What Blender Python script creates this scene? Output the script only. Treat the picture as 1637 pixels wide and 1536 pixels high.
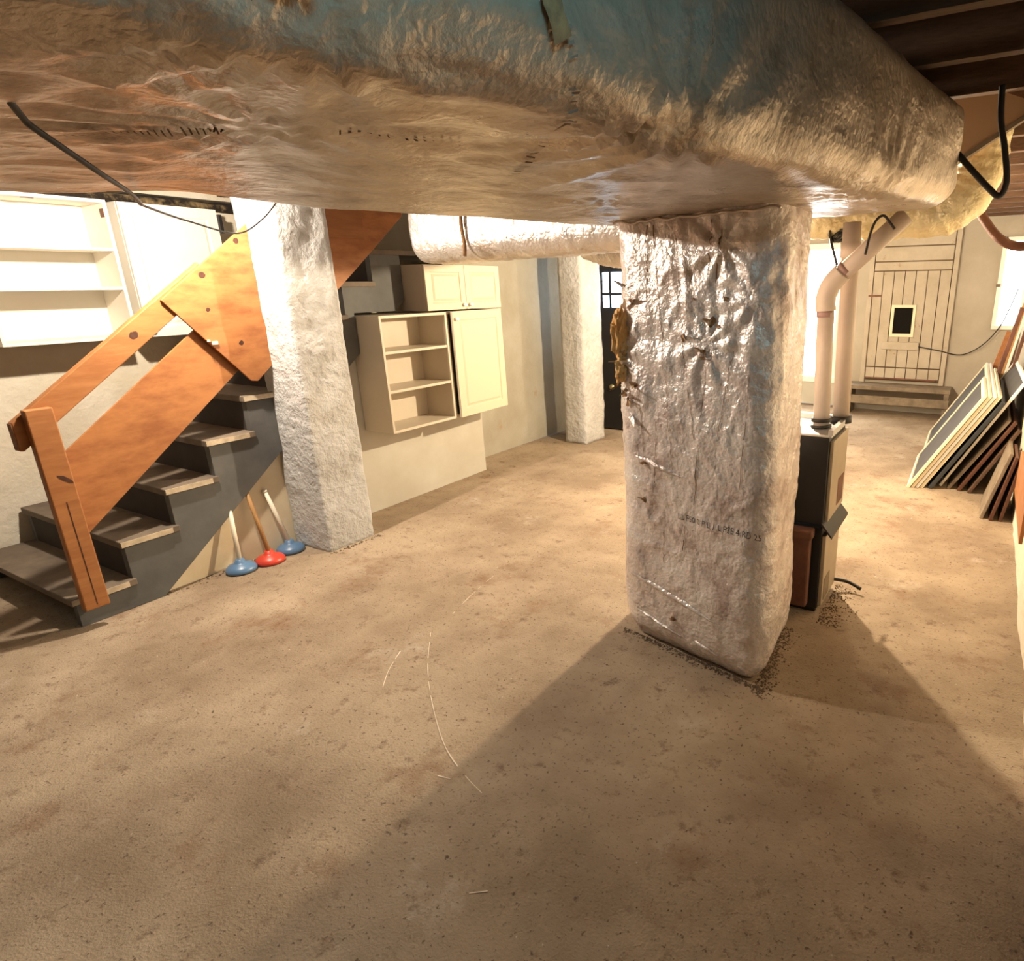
import bpy, bmesh, math, random
from mathutils import Vector, Matrix, noise
random.seed(7)
for o in list(bpy.data.objects): bpy.data.objects.remove(o)
SC = bpy.context.scene
COL = SC.collection
V = Vector

# ------------------------------------------------------------------ camera
F_PX, CX, W_PX = 1000.0, 1024.0, 1637.0
pitch, roll, yaw = math.radians(17.4), math.radians(.83), math.radians(28.8)
f0 = V((-math.sin(yaw), math.cos(yaw), 0)); r0 = V((math.cos(yaw), math.sin(yaw), 0)); u0 = V((0, 0, 1))
fw = f0*math.cos(pitch) - u0*math.sin(pitch)
up = u0*math.cos(pitch) + f0*math.sin(pitch)
rt = r0*math.cos(roll) - up*math.sin(roll)
up = up*math.cos(roll) + r0*math.sin(roll)
cd = bpy.data.cameras.new('camera'); cam = bpy.data.objects.new('camera', cd); COL.objects.link(cam)
M4 = Matrix((rt, up, -fw)).transposed().to_4x4(); M4.translation = V((0, 0, 1.5)); cam.matrix_world = M4
cd.sensor_fit = 'HORIZONTAL'; cd.sensor_width = 36; cd.lens = F_PX*36/W_PX
cd.shift_x = (W_PX/2 - CX)/W_PX; cd.clip_start = .02; cd.clip_end = 60
SC.camera = cam

# ------------------------------------------------------------------ world, exposure
w = bpy.data.worlds.new('world'); SC.world = w; w.use_nodes = True
w.node_tree.nodes['Background'].inputs[0].default_value = (.55, .72, 1, 1)
w.node_tree.nodes['Background'].inputs[1].default_value = .6
vs = SC.view_settings
vs.view_transform = 'Standard'; vs.look = 'None'; vs.gamma = 1; vs.use_curve_mapping = False
vs.exposure = .75
POWER_A, POWER_B, POWER_C = 100, 185, 42
WARM_A, WARM_B = (1, .87, .70), (1, .80, .54)
SKY_GLOW = 7.0

# ------------------------------------------------------------------ materials
def mat(name, col, rough=.8, metal=0, var=None, scale=6, detail=6, bump=0, bscale=40, bdist=.01, stretch=(1, 1, 1), emit=None, spec=None,
        spots=None, lo=.35, hi=.65):
    m = bpy.data.materials.new(name); m.use_nodes = True
    nt = m.node_tree; N = nt.nodes; L = nt.links
    b = N['Principled BSDF']
    b.inputs['Base Color'].default_value = (*col, 1); b.inputs['Roughness'].default_value = rough; b.inputs['Metallic'].default_value = metal
    if spec is not None: b.inputs['Specular IOR Level'].default_value = spec
    tc = N.new('ShaderNodeTexCoord'); mp = N.new('ShaderNodeMapping'); mp.inputs['Scale'].default_value = stretch
    L.new(tc.outputs['Object'], mp.inputs[0])
    out = None
    if var:
        n = N.new('ShaderNodeTexNoise'); n.inputs['Scale'].default_value = scale; n.inputs['Detail'].default_value = detail; n.inputs['Roughness'].default_value = .65
        L.new(mp.outputs[0], n.inputs['Vector'])
        r = N.new('ShaderNodeValToRGB'); r.color_ramp.elements[0].position = lo; r.color_ramp.elements[1].position = hi
        r.color_ramp.elements[0].color = (*col, 1); r.color_ramp.elements[1].color = (*var, 1)
        L.new(n.outputs[0], r.inputs[0]); out = r.outputs[0]
    if spots:
        for (sc, thr, wid, scol) in spots:
            n2 = N.new('ShaderNodeTexNoise'); n2.inputs['Scale'].default_value = sc; n2.inputs['Detail'].default_value = 8; n2.inputs['Roughness'].default_value = .7
            L.new(mp.outputs[0], n2.inputs['Vector'])
            mr = N.new('ShaderNodeMapRange'); mr.inputs[1].default_value = thr; mr.inputs[2].default_value = thr + wid
            L.new(n2.outputs[0], mr.inputs[0])
            mx = N.new('ShaderNodeMixRGB'); L.new(mr.outputs[0], mx.inputs[0])
            if out: L.new(out, mx.inputs[1])
            else: mx.inputs[1].default_value = (*col, 1)
            mx.inputs[2].default_value = (*scol, 1); out = mx.outputs[0]
    if out: L.new(out, b.inputs['Base Color'])
    if bump:
        nb = N.new('ShaderNodeTexNoise'); nb.inputs['Scale'].default_value = bscale; nb.inputs['Detail'].default_value = 8; nb.inputs['Roughness'].default_value = .6
        L.new(mp.outputs[0], nb.inputs['Vector'])
        bp = N.new('ShaderNodeBump'); bp.inputs['Strength'].default_value = bump; bp.inputs['Distance'].default_value = bdist
        L.new(nb.outputs[0], bp.inputs['Height']); L.new(bp.outputs[0], b.inputs['Normal'])
    if emit:
        b.inputs['Emission Color'].default_value = (*emit[0], 1); b.inputs['Emission Strength'].default_value = emit[1]
    return m

def foil_mat(name, c1, c2, metal, rough, grime, bstr=.6, p0=.32, p1=.68):
    m = bpy.data.materials.new(name); m.use_nodes = True
    nt = m.node_tree; N = nt.nodes; L = nt.links; b = N['Principled BSDF']
    b.inputs['Metallic'].default_value = metal
    tc = N.new('ShaderNodeTexCoord')
    n = N.new('ShaderNodeTexNoise'); n.inputs['Scale'].default_value = 5; n.inputs['Detail'].default_value = 9; n.inputs['Roughness'].default_value = .7
    L.new(tc.outputs['Object'], n.inputs['Vector'])
    r = N.new('ShaderNodeValToRGB'); e = r.color_ramp.elements
    e[0].position = p0; e[0].color = (*grime, 1); e[1].position = p1; e[1].color = (*c2, 1)
    x = e.new(.47); x.color = (*c1, 1)
    L.new(n.outputs[0], r.inputs[0]); L.new(r.outputs[0], b.inputs['Base Color'])
    rr = N.new('ShaderNodeMapRange'); rr.inputs[1].default_value = .3; rr.inputs[2].default_value = .7
    rr.inputs[3].default_value = rough + .14; rr.inputs[4].default_value = rough - .08
    L.new(n.outputs[0], rr.inputs[0]); L.new(rr.outputs[0], b.inputs['Roughness'])
    # crinkles + the fine reinforcing scrim grid in the facing
    v = N.new('ShaderNodeTexVoronoi'); v.feature = 'DISTANCE_TO_EDGE'; v.inputs['Scale'].default_value = 26
    nd = N.new('ShaderNodeTexNoise'); nd.inputs['Scale'].default_value = 9; nd.inputs['Detail'].default_value = 4
    L.new(tc.outputs['Object'], nd.inputs['Vector'])
    ad = N.new('ShaderNodeVectorMath'); ad.operation = 'MULTIPLY_ADD'; ad.inputs[1].default_value = (.12, .12, .12)
    L.new(nd.outputs['Color'], ad.inputs[0]); L.new(tc.outputs['Object'], ad.inputs[2]); L.new(ad.outputs[0], v.inputs['Vector'])
    n3 = N.new('ShaderNodeTexNoise'); n3.inputs['Scale'].default_value = 70; n3.inputs['Detail'].default_value = 5
    L.new(tc.outputs['Object'], n3.inputs['Vector'])
    wv = N.new('ShaderNodeTexWave'); wv.bands_direction = 'Z'; wv.inputs['Scale'].default_value = 16; wv.inputs['Distortion'].default_value = 2
    L.new(tc.outputs['Object'], wv.inputs['Vector'])
    m1 = N.new('ShaderNodeMath'); m1.operation = 'MULTIPLY_ADD'; m1.inputs[1].default_value = .55; L.new(v.outputs[0], m1.inputs[0])
    m2 = N.new('ShaderNodeMath'); m2.operation = 'MULTIPLY'; m2.inputs[1].default_value = .8; L.new(n3.outputs[0], m2.inputs[0])
    L.new(m2.outputs[0], m1.inputs[2])
    m3 = N.new('ShaderNodeMath'); m3.operation = 'MULTIPLY_ADD'; m3.inputs[1].default_value = .035; L.new(wv.outputs[0], m3.inputs[0]); L.new(m1.outputs[0], m3.inputs[2])
    bp = N.new('ShaderNodeBump'); bp.inputs['Strength'].default_value = bstr; bp.inputs['Distance'].default_value = .012
    L.new(m3.outputs[0], bp.inputs['Height']); L.new(bp.outputs[0], b.inputs['Normal'])
    return m

MT = dict(
    floor=mat('concrete_floor', (.255, .185, .122), .92, var=(.43, .335, .235), scale=1.4, detail=12, bump=.75, bscale=120, bdist=.006, lo=.38, hi=.62,
              spots=[(3.0, .56, .16, (.215, .12, .066)), (2.1, .60, .12, (.47, .39, .31)), (11, .57, .12, (.19, .125, .08)), (60, .58, .07, (.115, .075, .048)), (85, .66, .05, (.50, .42, .32))]),
    plaster=mat('whitewashed_plaster', (.80, .74, .62), .9, var=(.70, .62, .48), scale=2.2, bump=.5, bscale=18, bdist=.02,
                spots=[(3, .68, .08, (.48, .38, .25))]),
    stone=mat('whitewashed_masonry', (.60, .60, .60), .9, var=(.48, .475, .47), scale=5, bump=.9, bscale=22, bdist=.03,
              spots=[(16, .70, .04, (.36, .30, .24))]),
    bare=mat('dark_unseen_wall', (.22, .17, .125), .9, var=(.30, .24, .18), scale=3, bump=.4, bscale=20, bdist=.02),  # made-up dark finish for out-of-view walls, cuts the bounced light
    midwall=mat('dingy_whitewash', (.44, .42, .36), .9, var=(.37, .34, .27), scale=2.2, bump=.5, bscale=18, bdist=.02, spots=[(3, .62, .1, (.36, .28, .18))]),
    backwall=mat('grey_painted_wall', (.50, .445, .37), .9, var=(.42, .37, .30), scale=2, bump=.3, bscale=14, bdist=.02),
    cream=mat('cream_panel', (.80, .70, .52), .75, var=(.70, .57, .38), scale=2.5, bump=.1, bscale=30),
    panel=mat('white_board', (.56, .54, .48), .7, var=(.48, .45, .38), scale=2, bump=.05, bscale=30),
    foil=foil_mat('foil_duct_wrap', (.84, .76, .74), (.96, .92, .91), .32, .27, (.50, .40, .37), .55, .36, .62),
    foil2=foil_mat('brown_foil_wrap', (.46, .38, .295), (.60, .50, .40), .62, .31, (.23, .17, .115), .38),
    foil3=foil_mat('bright_foil_wrap', (.75, .70, .66), (.86, .82, .80), .7, .34, (.40, .30, .22)),
    yfoil=foil_mat('yellowed_foil_flex', (.72, .62, .38), (.85, .78, .55), .45, .42, (.38, .29, .14)),
    tape=mat('foil_tape', (.66, .58, .52), .42, .6, bump=.2, bscale=60, bdist=.003),
    ink=mat('faded_ink', (.20, .15, .12), .8),
    inkd=mat('black_print', (.06, .045, .04), .7),
    fluff=mat('fibreglass_wool', (.72, .36, .11), 1, var=(.90, .60, .27), scale=30, bump=.4, bscale=90, bdist=.006),
    tear=mat('torn_foil_underside', (.16, .085, .04), .9, var=(.33, .18, .08), scale=40),
    paper=mat('kraft_backing', (.50, .33, .20), .8),
    wood=mat('orange_pine', (.40, .165, .052), .6, var=(.30, .11, .03), scale=5, bump=.12, bscale=20, bdist=.004, stretch=(6, 1, 6)),
    ply=mat('orange_plywood', (.42, .170, .053), .6, var=(.27, .092, .026), scale=4.5, detail=10, lo=.40, hi=.66, bump=.1, bscale=20, bdist=.004, stretch=(3, 1.2, 3.5)),
    endgrain=mat('dark_end_grain', (.22, .10, .05), .8, var=(.34, .17, .08), scale=40),
    knot=mat('dark_knot', (.075, .022, .008), .7, var=(.035, .010, .004), scale=60),
    grey=mat('grey_stair_paint', (.125, .125, .12), .7, var=(.085, .085, .085), scale=4, bump=.1, bscale=30),
    riser=mat('dark_riser_paint', (.045, .035, .03), .8, var=(.03, .022, .02), scale=6),
    tread=mat('worn_tread', (.19, .145, .105), .75, var=(.11, .085, .065), scale=6, bump=.2, bscale=30, bdist=.004),
    treadedge=mat('bare_tread_edge', (.62, .52, .38), .8, var=(.42, .34, .24), scale=18),
    white=mat('white_melamine', (.86, .82, .74), .5, var=(.82, .77, .67), scale=2),
    door=mat('white_cabinet_door', (.88, .83, .74), .45),
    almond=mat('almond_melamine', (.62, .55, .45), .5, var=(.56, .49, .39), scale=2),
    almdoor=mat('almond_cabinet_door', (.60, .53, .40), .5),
    black=mat('black_metal', (.018, .016, .016), .5, metal=.2),
    bsheet=mat('black_plastic', (.035, .04, .045), .38),
    rubber=mat('black_cable', (.014, .012, .011), .55),
    pvc=mat('grey_pvc', (.62, .52, .45), .45, var=(.55, .45, .38), scale=4),
    purple=mat('pipe_primer', (.36, .22, .20), .5),
    galv=mat('galvanised_steel', (.62, .62, .62), .38, .8),
    rust=mat('rusty_brown_metal', (.11, .042, .025), .6, .2, var=(.19, .08, .05), scale=9, bump=.2),
    cover=mat('furnace_side_panel', (.40, .34, .25), .45, .35, var=(.46, .40, .30), scale=5),
    blue=mat('blue_rubber', (.10, .20, .36), .35, spec=.6),
    red=mat('red_rubber', (.62, .055, .03), .38, spec=.6),
    cstick=mat('cream_handle', (.84, .78, .64), .5),
    wstick=mat('wooden_handle', (.42, .23, .09), .6),
    darkwood=mat('old_dark_joist', (.14, .075, .042), .85, var=(.075, .04, .022), scale=6, bump=.3, bscale=25, stretch=(1, 5, 5)),
    redwood=mat('red_brown_board', (.12, .045, .022), .6, var=(.075, .028, .015), scale=6, stretch=(4, 1, 4)),
    greyboard=mat('weathered_board', (.27, .215, .155), .8, var=(.16, .12, .08), scale=9),
    olddoor=mat('old_painted_planks', (.54, .475, .39), .85, var=(.45, .385, .30), scale=5, spots=[(9, .62, .08, (.36, .23, .12))], bump=.15, bscale=30),
    joint=mat('dirty_joint', (.16, .105, .065), .9),
    mesh=mat('grey_insect_screen', (.045, .041, .037), .8, var=(.065, .058, .05), scale=5),
    frame=mat('cream_screen_frame', (.80, .72, .52), .5),
    wframe=mat('white_screen_frame', (.9, .88, .82), .4),
    glow=mat('daylight_pane', (.9, .95, 1), .2, emit=((.95, .98, 1), SKY_GLOW)),
    glowblue=mat('blue_daylight_pane', (.8, .9, 1), .2, emit=((.35, .85, 1), SKY_GLOW*3.2)),
    glowdim=mat('cool_daylight_pane', (.7, .8, .9), .2, emit=((.55, .78, 1), 7)),
    bulb=mat('lit_bulb_glass', (1, .95, .85), .3, emit=((1, .85, .6), 14)),
    porcelain=mat('white_porcelain', (.8, .78, .72), .35),
    brass=mat('brass', (.75, .6, .3), .3, .9),
    hole=mat('black_flap_and_step_shade', (.008, .007, .006), .8, spec=.1),
    chalk=mat('chalky_scrape', (.74, .64, .52), .95),
    soil=mat('dark_crumbs', (.075, .05, .032), 1, var=(.19, .13, .085), scale=30),
    pebble=mat('pale_chips', (.75, .68, .56), .9),
    rubble=mat('rotted_sill', (.022, .014, .009), 1, var=(.30, .21, .10), scale=11, lo=.48, hi=.68, bump=.6, bscale=30, bdist=.02),
)

# ------------------------------------------------------------------ helpers
BASE = {}
def base_of(p):
    while p.parent: p = p.parent
    return BASE.get(p.name, V((0, 0, 0)))
def tag(o, label=None, cat=None, group=None, kind=None):
    if label: o['label'] = label
    if cat: o['category'] = cat
    if group: o['group'] = group
    if kind: o['kind'] = kind
    return o
def thing(name, loc, label, cat, group=None, kind=None):
    o = bpy.data.objects.new(name, None); COL.objects.link(o); o.location = loc; o.empty_display_size = .1
    BASE[o.name] = V(loc); return tag(o, label, cat, group, kind)
def obj(name, vf, m, parent=None, smooth=False, bevel=0, base=None, recalc=True):
    vs_, fs = vf; vs_ = [V(v) for v in vs_]
    if parent: B = base_of(parent)
    else:
        if base is None:
            lo = V([min(v[i] for v in vs_) for i in range(3)]); hi = V([max(v[i] for v in vs_) for i in range(3)])
            base = ((lo.x+hi.x)/2, (lo.y+hi.y)/2, lo.z)
        B = V(base)
    me = bpy.data.meshes.new(name); me.from_pydata([v - B for v in vs_], [], fs)
    if recalc:
        bm = bmesh.new(); bm.from_mesh(me); bmesh.ops.recalc_face_normals(bm, faces=bm.faces); bm.to_mesh(me); bm.free()
    me.materials.append(MT[m])
    if smooth: me.polygons.foreach_set('use_smooth', [True]*len(me.polygons))
    o = bpy.data.objects.new(name, me); COL.objects.link(o)
    if parent: o.parent = parent
    else: o.location = B; BASE[o.name] = B
    if bevel:
        md = o.modifiers.new('bevel', 'BEVEL'); md.width = bevel; md.segments = 2; md.limit_method = 'ANGLE'
    return o
def join(*vfs):
    a, b = [], []
    for v, f in vfs:
        k = len(a); a += list(v); b += [tuple(i+k for i in q) for q in f]
    return a, b
def box(x0, x1, y0, y1, z0, z1):
    v = [(x, y, z) for x in (x0, x1) for y in (y0, y1) for z in (z0, z1)]
    return v, [(0, 1, 3, 2), (4, 6, 7, 5), (0, 4, 5, 1), (2, 3, 7, 6), (0, 2, 6, 4), (1, 5, 7, 3)]
def prism(poly, axis, lo, hi):
    """polygon in the two other axes, extruded along axis"""
    def P(a, b, c): return {'x': (c, a, b), 'y': (a, c, b), 'z': (a, b, c)}[axis]
    n = len(poly)
    v = [P(a, b, lo) for a, b in poly] + [P(a, b, hi) for a, b in poly]
    return v, [tuple(range(n))[::-1], tuple(range(n, 2*n))] + [(i, (i+1) % n, n+(i+1) % n, n+i) for i in range(n)]
def hexa(a, b, c, d, off):
    """quad a b c d thickened by vector off"""
    off = V(off); q = [V(p) for p in (a, b, c, d)]
    v = q + [p+off for p in q]
    return v, [(0, 3, 2, 1), (4, 5, 6, 7), (0, 1, 5, 4), (1, 2, 6, 5), (2, 3, 7, 6), (3, 0, 4, 7)]
def spline(pts, n=10):
    pts = [V(p) for p in pts]; out = []
    for i in range(len(pts)-1):
        p0 = pts[max(i-1, 0)]; p1 = pts[i]; p2 = pts[i+1]; p3 = pts[min(i+2, len(pts)-1)]
        for k in range(n):
            t = k/n
            out.append(.5*((2*p1)+(p2-p0)*t+(2*p0-5*p1+4*p2-p3)*t*t+(3*p1-p0-3*p2+p3)*t**3))
    return out+[pts[-1]]
def tube(path, r, seg=12, rfun=None, cap=True):
    path = [V(p) for p in path]; v, f = [], []
    t = (path[1]-path[0]).normalized(); ref = V((0, 0, 1)) if abs(t.z) < .9 else V((1, 0, 0))
    a = t.cross(ref).normalized()
    for i, p in enumerate(path):
        t2 = (path[min(i+1, len(path)-1)]-path[max(i-1, 0)]).normalized()
        a = (a - t2*a.dot(t2)).normalized(); b = t2.cross(a)
        for k in range(seg):
            th = 2*math.pi*k/seg; rr = rfun(i, th) if rfun else r
            v.append(p + (a*math.cos(th)+b*math.sin(th))*rr)
    for i in range(len(path)-1):
        for k in range(seg):
            f.append((i*seg+k, i*seg+(k+1) % seg, (i+1)*seg+(k+1) % seg, (i+1)*seg+k))
    if cap: f += [tuple(range(seg))[::-1], tuple(range((len(path)-1)*seg, len(path)*seg))]
    return v, f
def lathe(prof, c, seg=20, axis=V((0, 0, 1))):
    axis = V(axis).normalized(); ref = V((1, 0, 0)) if abs(axis.x) < .9 else V((0, 1, 0)); a = axis.cross(ref).normalized(); b = axis.cross(a)
    v, f = [], []; c = V(c); n = len(prof)
    for r, h in prof:
        for k in range(seg):
            th = 2*math.pi*k/seg; v.append(c+axis*h+(a*math.cos(th)+b*math.sin(th))*r)
    for i in range(n-1):
        for k in range(seg): f.append((i*seg+k, i*seg+(k+1) % seg, (i+1)*seg+(k+1) % seg, (i+1)*seg+k))
    f += [tuple(range(seg))[::-1], tuple(range((n-1)*seg, n*seg))]
    return v, f
def grid(o, u, v, nu, nv, disp):
    o, u, v = V(o), V(u), V(v); nn = u.cross(v).normalized(); vs_ = []
    for j in range(nv+1):
        for i in range(nu+1):
            p = o+u*(i/nu)+v*(j/nv); vs_.append(p+nn*disp(p))
    return vs_, [(j*(nu+1)+i, j*(nu+1)+i+1, (j+1)*(nu+1)+i+1, (j+1)*(nu+1)+i) for j in range(nv) for i in range(nu)]
def nz(p, s, seed=0): return noise.noise(V((p[0]*s+seed*13.7, p[1]*s-seed*7.1, p[2]*s+seed*3.3)))
def rough(amp, s=2.5):
    return lambda p: amp*(nz(p, s)+.5*nz(p, s*3, 1)+.25*nz(p, s*8, 2))
def rough_box(x0, x1, y0, y1, z0, z1, step, amp, s):
    """closed box of a fine grid with an uneven, hand plastered surface"""
    bm = bmesh.new(); bmesh.ops.create_cube(bm, size=1)
    for v in bm.verts: v.co = V(((x0, x1)[v.co.x > 0], (y0, y1)[v.co.y > 0], (z0, z1)[v.co.z > 0]))
    for ax, (a, b) in enumerate(((x0, x1), (y0, y1), (z0, z1))):
        n = max(1, int((b-a)/step))
        for k in range(1, n):
            co = V((0, 0, 0)); co[ax] = a+(b-a)*k/n; no = V((0, 0, 0)); no[ax] = 1
            bmesh.ops.bisect_plane(bm, geom=bm.verts[:]+bm.edges[:]+bm.faces[:], plane_co=co, plane_no=no)
    c = V(((x0+x1)/2, (y0+y1)/2, 0)); hx, hy = (x1-x0)/2, (y1-y0)/2
    for v in bm.verts:
        d = V((v.co.x-c.x, v.co.y-c.y, 0)); e = V((d.x/hx, d.y/hy, 0))
        corner = max(0, min(abs(e.x), abs(e.y))-.9)/.1
        k = amp*(nz(v.co, s)+.6*nz(v.co, s*2.7, 1)+.35*nz(v.co, s*7, 2)) - corner*.006
        if d.length > 1e-6: v.co += e.normalized()*k
    bm.verts.ensure_lookup_table(); bm.verts.index_update()
    r = [v.co.copy() for v in bm.verts], [tuple(v.index for v in f.verts) for f in bm.faces]
    bm.free(); return r

# ------------------------------------------------------------------ the setting
XL, XM, XR, YB, YF, ZC = -4.70, -3.93, .29, 8.0, -2.0, 2.27
def fh(x, y):
    p = (x, y, 0)
    return .006*nz(p, 1.2)+.003*nz(p, 5, 1)+.0012*nz(p, 16, 2)
st = lambda o: tag(o, kind='structure')
floor = st(obj('floor', grid((XL-.1, YF-.1, 0), (XR-XL+.2, 0, 0), (0, YB-YF+.2, 0), 190, 380, lambda p: fh(p.x, p.y)), 'floor', smooth=True, base=(0, 0, 0), recalc=False))
st(obj('wall_left_near', grid((XL, YF, 0), (0, .4-YF, 0), (0, 0, 2.02), 50, 40, rough(.014)), 'bare', smooth=True, base=(XL, -1, 0), recalc=False))  # unseen stretch, kept dark to reduce bounce
st(obj('wall_left', grid((XL, .4, 0), (0, 3.5, 0), (0, 0, 2.02), 100, 60, rough(.014)), 'plaster', smooth=True, base=(XL, 0, 0), recalc=False))
st(obj('wall_left_upper', box(XL-.3, XL+.02, YF, 3.9, 2.075, ZC), 'plaster', base=(XL, 0, 2)))
st(obj('wall_stair_end', grid((XL, 3.9, 0), (XM-XL, 0, 0), (0, 0, ZC), 20, 50, rough(.008)), 'plaster', smooth=True, base=(XL, 3.9, 0), recalc=False))
st(obj('wall_middle_left', grid((XM, 3.9, 0), (0, 1.86, 0), (0, 0, ZC), 60, 70, rough(.012)), 'midwall', smooth=True, base=(XM, 3.9, 0), recalc=False))
st(obj('wall_partition', join(grid((XM, 5.76, 0), (1.4, 0, 0), (0, 0, ZC), 30, 50, rough(.008)), grid((XM+1.4, 5.76, 0), (0, YB-5.76, 0), (0, 0, ZC), 40, 40, rough(.008))), 'plaster', smooth=True, base=(XM, 5.76, 0), recalc=False))
# back wall round the glazed door on the left
wb = []
for x0, x1, z0, z1 in ((XM+1.3, -2.56, 0, ZC), (-2.56, -1.60, 1.93, ZC), (-1.60, 0.0, 0, ZC), (0, XR+.05, 0, .98), (0, XR+.05, 1.92, ZC)):
    wb.append(grid((x0, YB, z0), (x1-x0, 0, 0), (0, 0, z1-z0), max(2, int((x1-x0)*20)), max(2, int((z1-z0)*20)), rough(.004)))
st(obj('wall_back', join(*wb), 'backwall', base=(0, YB, 0), recalc=False))
# right wall with a high basement window beside the photographer
wr = []
for y0, y1, z0, z1 in ((YF, -.30, 0, ZC), (-.30, .30, 0, 1.93), (.30, 1.7, 0, ZC)):
    wr.append(grid((XR, y1, z0), (0, y0-y1, 0), (0, 0, z1-z0), max(4, int((y1-y0)*20)), max(4, int((z1-z0)*20)), rough(.012)))
st(obj('wall_right', grid((XR, YB, 0), (0, 1.7-YB, 0), (0, 0, ZC), 120, 45, rough(.012)), 'plaster', smooth=True, base=(XR, 4, 0), recalc=False))
st(obj('wall_right_near', join(*wr), 'bare', smooth=True, base=(XR, 0, 0), recalc=False))  # unseen stretch beside the camera, darkened against bounce
wf = []
for x0, x1, z0, z1 in ((XL, XR, 0, ZC),):
    wf.append(grid((x1, YF, z0), (x0-x1, 0, 0), (0, 0, z1-z0), 24, 24, rough(.01)))
st(obj('wall_front', join(*wf), 'bare', smooth=True, base=(0, YF, 0), recalc=False))  # unseen wall behind the camera, darkened against bounce
ceil = st(obj('ceiling', box(XL-.3, XR+.3, YF-.1, YB+.1, ZC, ZC+.04), 'darkwood', base=(0, 0, ZC)))
y = -1.85
while y < 7.9:
    obj('joist', box(XL+.03, XR-.02, y, y+.045, 2.10, ZC), 'darkwood', ceil); y += .41
# decking planks between the joists that show at the top right
for k in range(30):
    obj('deck_plank', box(-1.6+k*.062, -1.6+k*.062+.056, 2.4, 7.9, ZC-.014, ZC-.001), 'darkwood', ceil)

# scrapes on the floor
def ribbon(pts, wid, z=.0018):
    ps = spline([(x, y, 0) for x, y in pts], 8); vs_, fs = [], []
    for i, p in enumerate(ps):
        t = (ps[min(i+1, len(ps)-1)]-ps[max(i-1, 0)]).normalized(); s = V((-t.y, t.x, 0))*wid*.55*(.4+.9*abs(noise.noise(p*9)))
        for q in (p+s, p-s): vs_.append((q.x, q.y, fh(q.x, q.y)+z))
    for i in range(len(ps)-1):
        if noise.noise(ps[i]*23) > -.08: fs.append((2*i, 2*i+1, 2*i+3, 2*i+2))
    return vs_, fs
for pts, wd in (([(-2.101, 1.786), (-1.885, 1.558), (-1.682, 1.385), (-1.463, 1.232), (-1.312, 1.164), (-1.198, 1.127)], .004),
                ([(-2.064, 1.571), (-1.994, 1.452), (-1.919, 1.358)], .005), ([(-1.374, 1.116), (-1.328, 1.125)], .004),
                ([(-.995, .856), (-.957, .884)], .005), ([(-2.196, 2.326), (-2.159, 2.14), (-2.087, 1.891)], .003)):
    obj('scrape', ribbon(pts, wd), 'chalk', floor)

# panel under the stairs and the white boxed-out wall behind the cabinets
st(obj('wall_under_stairs', prism([(1.37, 0), (2.62, 0), (2.62, 1.0)], 'x', -3.66, -3.605), 'cream'))
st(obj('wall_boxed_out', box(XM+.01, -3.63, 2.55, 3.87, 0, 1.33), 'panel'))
# rotted sill along the top of the stairwell wall
def sill():
    v, f = [], []; n = 120
    for i in range(n+1):
        yy = -.6+4.4*i/n; h = .030+.022*noise.noise(V((yy*4, 0, 0))); dpt = .07+.05*noise.noise(V((yy*7, 3, 0)))
        for (x, z) in ((XL-.06, 2.0), (XL+dpt, 2.005+.02*noise.noise(V((yy*9, 1, 0)))), (XL+dpt*.8, 2.02+h), (XL-.06, 2.075)): v.append((x, yy, z))
    for i in range(n):
        for k in range(3): f.append((4*i+k, 4*i+k+1, 4*i+k+5, 4*i+k+4))
    return v, f
st(obj('trim_1', sill(), 'rubble', base=(XL, 1, 2)))

# ------------------------------------------------------------------ windows and doors
def bright_window(name, plane, a0, a1, z0, z1, at, inward, pane, fr='wframe', bars=0, fw_=.045):
    """frame with a daylight pane; plane 'y': wall normal along y; inward = sign towards the room"""
    t = thing(name, ((a0+a1)/2 if plane == 'y' else at, at if plane == 'y' else (a0+a1)/2, z0), None, None, kind='structure')
    def bx(u0, u1, w0, w1, d0, d1):
        lo, hi = sorted((at+inward*d0, at+inward*d1))
        return box(u0, u1, lo, hi, w0, w1) if plane == 'y' else box(lo, hi, u0, u1, w0, w1)
    obj('window_frame', bx(a0, a0+fw_, z0, z1, -.06, .03), fr, t, bevel=.004); obj('window_frame', bx(a1-fw_, a1, z0, z1, -.06, .03), fr, t, bevel=.004)
    obj('window_frame', bx(a0, a1, z1-fw_, z1, -.06, .03), fr, t, bevel=.004); obj('window_sill', bx(a0, a1, z0, z0+fw_, -.06, .05), fr, t, bevel=.004)
    for k in range(bars):
        c = a0+(a1-a0)*(k+1)/(bars+1); obj('glazing_bar', bx(c-.012, c+.012, z0+fw_, z1-fw_, -.03, .005), fr, t)
    obj('window_pane', bx(a0+fw_, a1-fw_, z0+fw_, z1-fw_, -.045, -.035), pane, t)
    return t
w1 = bright_window('window_1', 'y', 0.0, .285, .98, 1.92, YB, -1, 'glow')
obj('latch', box(-.01, .03, YB-.05, YB-.03, 1.42, 1.45), 'greyboard', w1)
w2 = bright_window('window_2', 'y', -2.56, -1.60, .30, 1.93, YB, -1, 'glow', fw_=.07)
obj('kick_panel', box(-2.56, -1.60, YB-.03, YB+.03, .02, .30), 'panel', w2)
bright_window('window_3', 'x', -.30, .30, 1.93, ZC-.01, XR+.03, -1, 'glowblue')

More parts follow.
